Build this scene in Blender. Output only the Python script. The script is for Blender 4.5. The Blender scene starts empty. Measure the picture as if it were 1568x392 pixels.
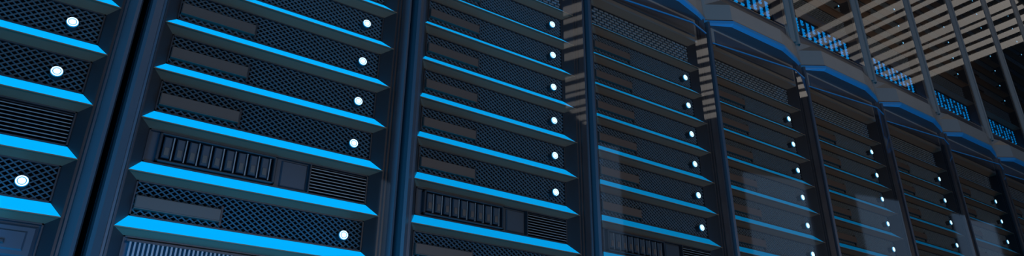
import bpy, math
from mathutils import Matrix, Vector
S=1.4267; CH=0.85
W=.362; H=.0776; PER=.4205; L0=.0635; PD=1.022
FL=-CH/S

# ---------------- materials ----------------
def mat(name,col,rough=.45,metal=.0,emit=None,es=0,noise=0.0,spec=.5):
    m=bpy.data.materials.new(name); m.use_nodes=True
    nt=m.node_tree; b=nt.nodes['Principled BSDF']
    b.inputs['Base Color'].default_value=(*col,1); b.inputs['Roughness'].default_value=rough
    b.inputs['Metallic'].default_value=metal
    b.inputs['Specular IOR Level'].default_value=spec
    if emit:
        b.inputs['Emission Color'].default_value=(*emit,1); b.inputs['Emission Strength'].default_value=es
    if noise:
        tc=nt.nodes.new('ShaderNodeTexCoord'); n=nt.nodes.new('ShaderNodeTexNoise'); n.inputs['Scale'].default_value=9
        n.inputs['Detail'].default_value=5
        r=nt.nodes.new('ShaderNodeMapRange'); r.inputs[3].default_value=max(0,rough-noise); r.inputs[4].default_value=min(1,rough+noise)
        nt.links.new(tc.outputs['Object'],n.inputs['Vector']); nt.links.new(n.outputs['Fac'],r.inputs[0]); nt.links.new(r.outputs[0],b.inputs['Roughness'])
    return m
M_FRAME=mat('graphite_frame',(.072,.072,.084),.36,.25,noise=.12)
M_BEZEL=mat('brown_bezel',(.34,.22,.145),.55,.0,spec=.3)
M_MESH=mat('grille_metal',(.32,.38,.43),.38,.4)
M_DARK=mat('recess_black',(.002,.003,.006),.8,spec=.1)
M_PLATE=mat('plate_grey',(.17,.130,.115),.5,.1,noise=.1)
M_LED=mat('led_white',(.8,.9,1),.3,0,(.72,.95,1),1.8)
M_LEDS=mat('led_white_dim',(.5,.6,.8),.3,0,(.6,.85,1),1.0)
M_LEDB=mat('led_cyan',(.05,.2,.3),.3,0,(.02,.42,.85),.7)
M_DOT=mat('led_blue_bar',(.02,.2,.4),.3,0,(.0,.22,.60),.75)
M_LIP=mat('cornice_lip_glow_tint',(.02,.20,.38),.4,.1)  # blue glow from below is put into the lip's base colour
M_GREY=mat('cornice_grey',(.24,.22,.20),.45,.2,noise=.1)
M_PANEL=mat('panel_slate',(.08,.10,.13),.4,.2)
for m in (M_LED,M_LEDB,M_DOT,M_LEDS): m.cycles.emission_sampling='NONE'
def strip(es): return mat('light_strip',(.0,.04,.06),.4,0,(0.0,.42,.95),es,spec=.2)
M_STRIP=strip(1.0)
M_EDGE=mat('glass_edge',(.08,.16,.22),.2,0)
g=bpy.data.materials.new('door_glass'); g.use_nodes=True; nt=g.node_tree; nt.nodes.clear()
o=nt.nodes.new('ShaderNodeOutputMaterial'); mx=nt.nodes.new('ShaderNodeMixShader'); t=nt.nodes.new('ShaderNodeBsdfTransparent'); gl=nt.nodes.new('ShaderNodeBsdfGlossy'); f=nt.nodes.new('ShaderNodeFresnel')
f.inputs['IOR'].default_value=1.6; gl.inputs['Roughness'].default_value=.03; t.inputs['Color'].default_value=(.88,.93,.97,1)
nt.links.new(f.outputs[0],mx.inputs[0]); nt.links.new(t.outputs[0],mx.inputs[1]); nt.links.new(gl.outputs[0],mx.inputs[2]); nt.links.new(mx.outputs[0],o.inputs[0])
M_GLASS=g
MATS=[M_FRAME,M_BEZEL,M_MESH,M_DARK,M_PLATE,M_LED,M_LEDB,M_DOT,M_LIP,M_GREY,M_PANEL,M_STRIP,M_EDGE,M_GLASS,M_LEDS]
FR,BZ,ME,DK,PL,LE,LB,DO,LI,GR,PA,ST,ED,GL,LS=range(15)

class MB:
    def __init__(s): s.v=[];s.f=[];s.m=[]
    def poly(s,pts,m):
        i=len(s.v); s.v+= [tuple(p) for p in pts]; s.f.append(list(range(i,i+len(pts)))); s.m.append(m)
    def box(s,x0,x1,y0,y1,z0,z1,m,c=0):
        i=len(s.v)
        s.v+=[(x0,y1,z0),(x1,y1,z0),(x1,y1,z1),(x0,y1,z1)]
        if c:
            s.v+=[(x0,y0+c,z0),(x1,y0+c,z0),(x1,y0+c,z1),(x0,y0+c,z1)]
            s.v+=[(x0+c,y0,z0+c),(x1-c,y0,z0+c),(x1-c,y0,z1-c),(x0+c,y0,z1-c)]
            fs=[(0,1,2,3),(11,10,9,8)]
            for a,b in((0,4),(4,8)):
                for k in range(4):
                    k2=(k+1)%4; fs.append((a+k,b+k,b+k2,a+k2))
        else:
            s.v+=[(x0,y0,z0),(x1,y0,z0),(x1,y0,z1),(x0,y0,z1)]
            fs=[(0,1,2,3),(7,6,5,4)]+[(k,4+k,4+(k+1)%4,(k+1)%4) for k in range(4)]
        for q in fs: s.f.append([i+a for a in q]); s.m.append(m)
    def bar(s,x0,z0,x1,z1,y,w,th,m):
        dx,dz=x1-x0,z1-z0; l=math.hypot(dx,dz)
        if l<1e-5: return
        nx,nz=-dz/l*w/2,dx/l*w/2
        a=[(x0+nx,y+th,z0+nz),(x0,y,z0),(x0-nx,y+th,z0-nz)]; b=[(x1+nx,y+th,z1+nz),(x1,y,z1),(x1-nx,y+th,z1-nz)]
        s.poly([a[0],a[1],b[1],b[0]],m); s.poly([a[1],a[2],b[2],b[1]],m)
    def disc(s,x,y,z,r,m,n=20):
        s.poly([(x+r*math.cos(2*math.pi*k/n),y,z+r*math.sin(2*math.pi*k/n)) for k in range(n)],m)
    def ring(s,x,z,r0,y0,r1,y1,m,n=20):
        for k in range(n):
            a=2*math.pi*k/n;b=2*math.pi*(k+1)/n
            s.poly([(x+r0*math.cos(a),y0,z+r0*math.sin(a)),(x+r0*math.cos(b),y0,z+r0*math.sin(b)),(x+r1*math.cos(b),y1,z+r1*math.sin(b)),(x+r1*math.cos(a),y1,z+r1*math.sin(a))],m)
    def extr(s,prof,z0,z1,m):
        for (a,b) in zip(prof,prof[1:]):
            s.poly([(a[0],a[1],z0),(b[0],b[1],z0),(b[0],b[1],z1),(a[0],a[1],z1)],m)
    def obj(s,name,loc=(0,0,0),mats=MATS):
        me=bpy.data.meshes.new(name); me.from_pydata([(x*S,y*S,z*S) for x,y,z in s.v],[],s.f)
        for mm in mats: me.materials.append(mm)
        me.polygons.foreach_set('material_index',s.m); me.update()
        o=bpy.data.objects.new(name,me); bpy.context.collection.objects.link(o); o.location=loc; return o

# ------------- bays ------------
SA=.0155; TA=.0215; TB=.006
def bay(b,z,h,st=ST,top=BZ,depth=PD):
    o=[(0,1,z),(W,1,z),(W,1,z+h),(0,1,z+h)]
    i=[(SA,depth,z+TA),(W-SA,depth,z+TA),(W-SA,depth,z+h-TB),(SA,depth,z+h-TB)]
    b.poly([o[0],o[1],i[1],i[0]],st); b.poly([o[1],o[2],i[2],i[1]],FR); b.poly([o[2],o[3],i[3],i[2]],top); b.poly([o[3],o[0],i[0],i[3]],FR)
    c=.0012
    b.box(0,W,.9985,1.001,z-c,z+c*.2,BZ)
    x0,x1,z0,z1=SA,W-SA,z+TA,z+h-TB
    b.poly([(x0,1.034,z0),(x1,1.034,z0),(x1,1.034,z1),(x0,1.034,z1)],DK)
    for q in ((x0,x1,z0-.0005,z0+.0018),(x0,x1,z1-.0018,z1),(x0,x0+.002,z0,z1),(x1-.002,x1,z0,z1)):
        b.box(q[0],q[1],depth-.0015,1.034,q[2],q[3],FR)
    return x0+.002,x1-.002,z0+.0018,z1-.0018
def clipline(xc,zc,dx,dz,x0,x1,z0,z1):
    t0,t1=-9,9
    for p,d,a,c in((xc,dx,x0,x1),(zc,dz,z0,z1)):
        ta,tb=(a-p)/d,(c-p)/d
        if ta>tb: ta,tb=tb,ta
        t0=max(t0,ta);t1=min(t1,tb)
    if t1-t0<1e-4:return None
    return xc+dx*t0,zc+dz*t0,xc+dx*t1,zc+dz*t1
def grille(b,x0,x1,z0,z1,p=.0105,sl=.75,w=.0019):
    n=int((x1-x0+(z1-z0)/sl)/p)+2
    for k in range(-1,n+1):
        for sg in(1,-1):
            xs=x0-(z1-z0)/sl+k*p
            if sg>0: r=clipline(xs,z0,1,sl,x0,x1,z0,z1)
            else: r=clipline(xs,z1,1,-sl,x0,x1,z0,z1)
            if r: b.bar(r[0],r[1],r[2],r[3],PD,w,.003,ME)
def led(b,x,z,r=.0075,y=1.008,small=False):
    A=LS if small else LE
    b.ring(x,z,r,1.034,r,y+.002,FR); b.ring(x,z,r,y+.002,r*.92,y,LB); b.ring(x,z,r*.92,y,r*.70,y,A); b.ring(x,z,r*.70,y,r*.54,y+.0005,LB)
    b.disc(x,y,z,r*.56,A)
def std(b,z,h=H,st=ST,r=.0075,coarse=False):
    x0,x1,z0,z1=bay(b,z,h,st)
    grille(b,x0,x1,z0,z1, .0105 if not coarse else .015)
    b.box(x0+.001,.129,1.0145,1.034,z+.0315,z+.0495,PL,.0012)
    b.box(x0+.001,.129,1.0135,1.0147,z+.0305,z+.0317,PL)
    b.box(.129,.132,1.019,1.034,z+.026,z+.055,FR)
    led(b,.311,z+.0400,r,small=coarse)
def module(b,z,st=ST):
    x0,x1,z0,z1=bay(b,z,H,st)
    b.box(x0,x1,1.027,1.034,z0,z1,PA)
    a,c=.030,.196
    for q in((a,c,z0+.002,z0+.005),(a,c,z1-.004,z1-.001),(a,a+.004,z0+.002,z1-.001),(c-.004,c,z0+.002,z1-.001)):
        b.box(q[0],q[1],1.017,1.034,q[2],q[3],FR,.001)
    b.box(a,c,1.0265,1.03,z0+.003,z1-.002,DK)
    n=9; pw=(c-a-.012)/n
    for k in range(n):
        xx=a+.007+k*pw
        b.box(xx,xx+pw*.62,1.019,1.034,z0+.009,z1-.006,PA,.0014)
        b.box(xx+.002,xx+pw*.5,1.0175,1.02,z0+.012,z0+.024,PL,.0005)
        b.box(xx+pw*.70,xx+pw*.80,1.021,1.034,z0+.007,z1-.005,ME)
    b.box(.205,.246,1.0235,1.034,z0+.002,z1-.002,PA,.002)
    a,c=.250,x1-.001
    b.box(a,c,1.0265,1.03,z0+.001,z1-.001,DK)
    for k in range(8):
        zz=z0+.003+k*(z1-z0-.005)/8
        b.poly([(a,1.0195,zz),(c,1.0195,zz),(c,1.0195,zz+.0014),(a,1.0195,zz+.0014)],ME)
        b.poly([(a,1.0195,zz+.0014),(c,1.0195,zz+.0014),(c,1.030,zz+.0034),(a,1.030,zz+.0034)],ME)
        b.poly([(a,1.0195,zz),(c,1.0195,zz),(c,1.030,zz+.001),(a,1.030,zz+.001)],DK)
    b.box(a-.002,a,1.017,1.034,z0,z1,FR)
def fins(b,z,st=ST):
    x0,x1,z0,z1=bay(b,z,H,st)
    b.box(x0,x1,1.027,1.034,z0,z1,PA)
    for k in range(34):
        xx=.024+k*.0056
        b.box(xx,xx+.0024,1.017,1.03,z0+.006,z1-.006,ME)
    b.box(.020,.218,1.016,1.034,z1-.006,z1-.003,FR); b.box(.020,.218,1.016,1.034,z0+.003,z0+.006,FR)
    b.box(.226,x1-.002,1.020,1.034,z0+.003,z1-.003,PA,.003); b.box(.236,x1-.012,1.0175,1.022,z0+.011,z1-.011,PA,.002)
    b.box(.258,.312,1.013,1.0176,z0+.017,z0+.022,FR,.0012)
def brick(b,z,h=H,st=ST):
    x0,x1,z0,z1=bay(b,z,h,st)
    rows=6; rh=(z1-z0)/rows
    b.box(x0,x1,1.0275,1.034,z0,z1,DK)
    for r in range(rows):
        n=20; pw=(x1-x0)/n; off=pw*.5 if r%2 else 0
        for k in range(n):
            xx=x0+k*pw+off
            b.box(xx+.0012,min(x1,xx+pw-.002),1.021,1.03,z0+r*rh+.0010,z0+(r+1)*rh-.0016,ME,.0008)
def dots(b,z,h):
    x0,x1,z0,z1=bay(b,z,h,FR)
    b.box(x0,x1,1.027,1.034,z0,z1,DK)
    for k in range(10):
        xx=.035+k*.030
        b.box(xx-.004,xx-.002,1.017,1.03,z0+.002,z1-.002,FR)
        for r in range(6):
            zz=z0+.006+r*(z1-z0-.01)/6
            b.box(xx+.002,xx+.019,1.019,1.03,zz,zz+.0058,DO if (k*5+r*3)%7 else PL,.0008)
def rack_mesh():
    b=MB()
    for k in range(-10,9):
        z=.2503+H*k
        if k in(1,-6): module(b,z)
        elif k in(-1,-5): fins(b,z)
        elif k==8: brick(b,z)
        else: std(b,z)
    zt=.2503+H*9; zb=.2503-10*H; TOP=2.68
    lp=[(0,1.0),(-.003,1.0),(-.0045,.9965),(-.0075,.9965),(-.0085,.993),(-.018,.984),(-.0225,.987),(-.0245,.996),(-.0255,1.05)]
    rp=[(W-x,y) for x,y in lp]
    for p in(lp,rp):
        b.extr(p,FL+.001,1.02,FR); b.extr(p,1.10,TOP,GR)
    b.box(0,W,.998,1.04,FL+.001,zb,FR,.004)
    b.box(-.0255,W+.0255,1.036,1.66,FL+.001,TOP,FR)
    b.box(0,W,.997,1.04,zt,1.02,GR,.003); b.box(.012,W-.012,.994,1.0,zt+.012,1.008,FR,.002)
    P=[(-.0275,1.0),(-.012,.992),(.045,.955),(.262,.953),(.35,.975),(W+.030,.990)]
    Q=[(x,1.0+ (y-1.0)*.8) for x,y in P]; T=[(x,1.0+(y-1)*.30) for x,y in P]
    def band(A,za,B,zb_,m):
        for k in range(len(A)-1):
            b.poly([(*A[k],za),(*A[k+1],za),(*B[k+1],zb_),(*B[k],zb_)],m)
    B0=[(x,1.03) for x,y in P]
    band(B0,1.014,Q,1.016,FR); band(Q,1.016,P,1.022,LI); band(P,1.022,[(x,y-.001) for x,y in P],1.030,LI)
    band(P,1.030,[(x,y+.002) for x,y in P],1.034,FR)
    band([(x,y+.003) for x,y in P],1.034,[(x,y+.005) for x,y in P],1.085,GR)
    band([(x,y+.005) for x,y in P],1.085,T,1.115,GR); band(T,1.115,[(x,1.04) for x,y in P],1.118,FR)
    b.box(0,W,.999,1.04,1.115,1.150,FR,.003)
    dots(b,1.150,.105)
    brick(b,1.255,.085,FR)
    z=1.340
    k=0
    while z<TOP-.08:
        if k in(4,9): brick(b,z,.0755,FR)
        else: std(b,z,.0755,FR,.0034,True)
        z+=.0755;k+=1
    G=[(-.004,.994),(.30,.957),(W+.004,.972)]
    b.extr(G,zb,.965,GL)
    for a,c in zip(G,G[1:]):
        dx,dy=c[0]-a[0],c[1]-a[1];l=math.hypot(dx,dy); nx,ny=-dy/l*.0015,dx/l*.0015
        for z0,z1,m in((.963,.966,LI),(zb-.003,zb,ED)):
            b.poly([(a[0]-nx,a[1]-ny,z0),(c[0]-nx,c[1]-ny,z0),(c[0]-nx,c[1]-ny,z1),(a[0]-nx,a[1]-ny,z1)],m)
            b.poly([(a[0]+nx,a[1]+ny,z0),(c[0]+nx,c[1]+ny,z0),(c[0]-nx,c[1]-ny,z0),(a[0]-nx,a[1]-ny,z0)],m)
            b.poly([(a[0]+nx,a[1]+ny,z1),(c[0]+nx,c[1]+ny,z1),(c[0]-nx,c[1]-ny,z1),(a[0]-nx,a[1]-ny,z1)],m)
    b.extr([(0,.992),(W,.992)],1.15,TOP-.05,GL)
    return b
b=rack_mesh()
ro=b.obj('server_rack',((L0-3*PER)*S,0,CH))
racks=[ro]
for i in range(-2,14):
    o=bpy.data.objects.new('server_rack',ro.data); bpy.context.collection.objects.link(o); o.location=((L0+i*PER)*S,0,CH); racks.append(o)
lev={-3:1.2,-2:1.2,-1:1.2,0:1.15,1:.88,2:.48,3:.33,4:.23,5:.17}  # strip emission lowered per rack to paint in the dimming of far racks
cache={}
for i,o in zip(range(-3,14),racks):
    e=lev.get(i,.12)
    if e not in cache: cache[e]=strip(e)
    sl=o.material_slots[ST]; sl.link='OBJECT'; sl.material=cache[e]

# ------------- room -------------
M_FLOOR=mat('floor_tiles',(.03,.032,.036),.25,0)
nt=M_FLOOR.node_tree; br=nt.nodes.new('ShaderNodeTexBrick'); tc=nt.nodes.new('ShaderNodeTexCoord')
br.offset=0; br.inputs['Scale'].default_value=1; br.inputs['Brick Width'].default_value=.6; br.inputs['Row Height'].default_value=.6; br.inputs['Mortar Size'].default_value=.006
br.inputs['Color1'].default_value=(.035,.037,.042,1); br.inputs['Color2'].default_value=(.028,.03,.034,1); br.inputs['Mortar'].default_value=(.005,.005,.006,1)
nt.links.new(tc.outputs['Object'],br.inputs['Vector']); nt.links.new(br.outputs['Color'],nt.nodes['Principled BSDF'].inputs['Base Color'])
M_WALL=mat('wall_paint_slate',(.04,.055,.08),.7,0,noise=.1)
M_CEIL=mat('ceiling_dark',(.03,.03,.032),.8)
M_SLAT=mat('lamp_diffuser_warm',(.2,.18,.17),.5,0,(1,.92,.84),.62)
M_REFL_GLOW=mat('added_panel_glow_blue',(.1,.15,.2),.5,0,(.35,.6,1),.6)  # emission of the added panels that the door glass reflects
X0,X1,Y0,Y1,ZC=-2.2,9.4,-2.4,1.75,2.78
def solid(name,x0,x1,y0,y1,z0,z1,m):
    bb=MB(); bb.box(x0,x1,y0,y1,z0,z1,0); return bb.obj(name,(0,0,CH),[m])
solid('floor',X0,X1,Y0,Y1,FL-.05,FL,M_FLOOR)
solid('ceiling',X0,X1,Y0,Y1,ZC,ZC+.05,M_CEIL)
solid('wall_front',X0,X1,Y0-.08,Y0,FL,ZC,M_WALL)
solid('wall_back',X0,X1,Y1,Y1+.08,FL,ZC,M_WALL)
solid('wall_left',X0-.08,X0,Y0,Y1,FL,ZC,M_WALL)
solid('wall_right',X1,X1+.08,Y0,Y1,FL,ZC,M_WALL)
for n,(xa,xb) in enumerate([(2.6,4.0),(4.25,5.65)]):
    bb=MB()
    bb.box(xa-.03,xb+.03,-.92,.72,ZC-.02,ZC-.001,0)
    x=xa; q=0
    while x<xb-.04:
        w_=(.05,.08,.035,.065)[q%4]
        bb.box(x,x+w_,-.90,.70,ZC-.035,ZC-.02,1,.006); x+=.145; q+=1
    bb.obj('ceiling_light_grille',(0,0,CH),[M_CEIL,M_SLAT])
# unseen glowing panels added on the opposite wall for bluish door reflections
for n,(xa,xb) in enumerate([(2.5,2.9),(4.2,4.9),(5.6,6.3),(7.0,7.8)]):
    bb=MB()
    bb.box(xa,xb,Y0+.001,Y0+.012,-.3,2.2,1)
    for q in((xa-.03,xa,-.33,2.23),(xb,xb+.03,-.33,2.23),(xa,xb,-.33,-.3),(xa,xb,2.2,2.23),(xa,xb,.9,.92)):
        bb.box(q[0],q[1],Y0+.001,Y0+.03,q[2],q[3],0)
    bb.obj('reflection_panel_%d'%(n+1),(0,0,CH),[M_FRAME,M_REFL_GLOW])

def area(name,loc,tgt,size,col,pw,sy=None):
    l=bpy.data.lights.new(name,'AREA'); l.color=col; l.energy=pw; l.size=size*S
    if sy: l.shape='RECTANGLE'; l.size_y=sy*S
    o=bpy.data.objects.new(name,l); bpy.context.collection.objects.link(o)
    p=Vector((loc[0]*S,loc[1]*S,loc[2]*S+CH)); q=Vector((tgt[0]*S,tgt[1]*S,tgt[2]*S+CH))
    o.location=p; o.rotation_euler=(q-p).to_track_quat('-Z','Y').to_euler(); return o
area('blue_floor_lamp',(-.1,.1,-.5),(.25,1,.1),.5,(.02,.42,1),62,.3)
area('blue_floor_lamp',(2.2,-.1,-.5),(2.2,1,.5),2.8,(.05,.42,1),20,.2)
area('warm_fill_light',(1.0,-1.9,.3),(.8,1,.8),1.2,(1,.76,.56),32,.8)  # added warm fill that lifts the rack fronts, no real fixture
area('cool_fill_light',(-1.2,-1.2,.3),(.6,1,.4),1.2,(.10,.5,1),28,.8)  # added bluish fill from the opposite side, no real fixture
w=bpy.data.worlds.new('World'); bpy.context.scene.world=w; w.use_nodes=True
w.node_tree.nodes['Background'].inputs[0].default_value=(.02,.03,.05,1); w.node_tree.nodes['Background'].inputs[1].default_value=.2

# ------------- camera -------------
cz=Vector((-.5139,-.7514,-.4142)).normalized(); cx=Vector((.8237,-.5677,.0063)); cx=(cx-cz*cx.dot(cz)).normalized(); cy=cz.cross(cx)
c=bpy.data.cameras.new('camera'); c.lens=1055/1568*36; c.sensor_width=36; c.clip_start=.02
co=bpy.data.objects.new('camera',c); bpy.context.collection.objects.link(co)
Mx=Matrix.Identity(4)
for r in range(3): Mx[r][0],Mx[r][1],Mx[r][2]=cx[r],cy[r],cz[r]
Mx[2][3]=CH; co.matrix_world=Mx
bpy.context.scene.camera=co
vs=bpy.context.scene.view_settings; vs.view_transform='Standard'
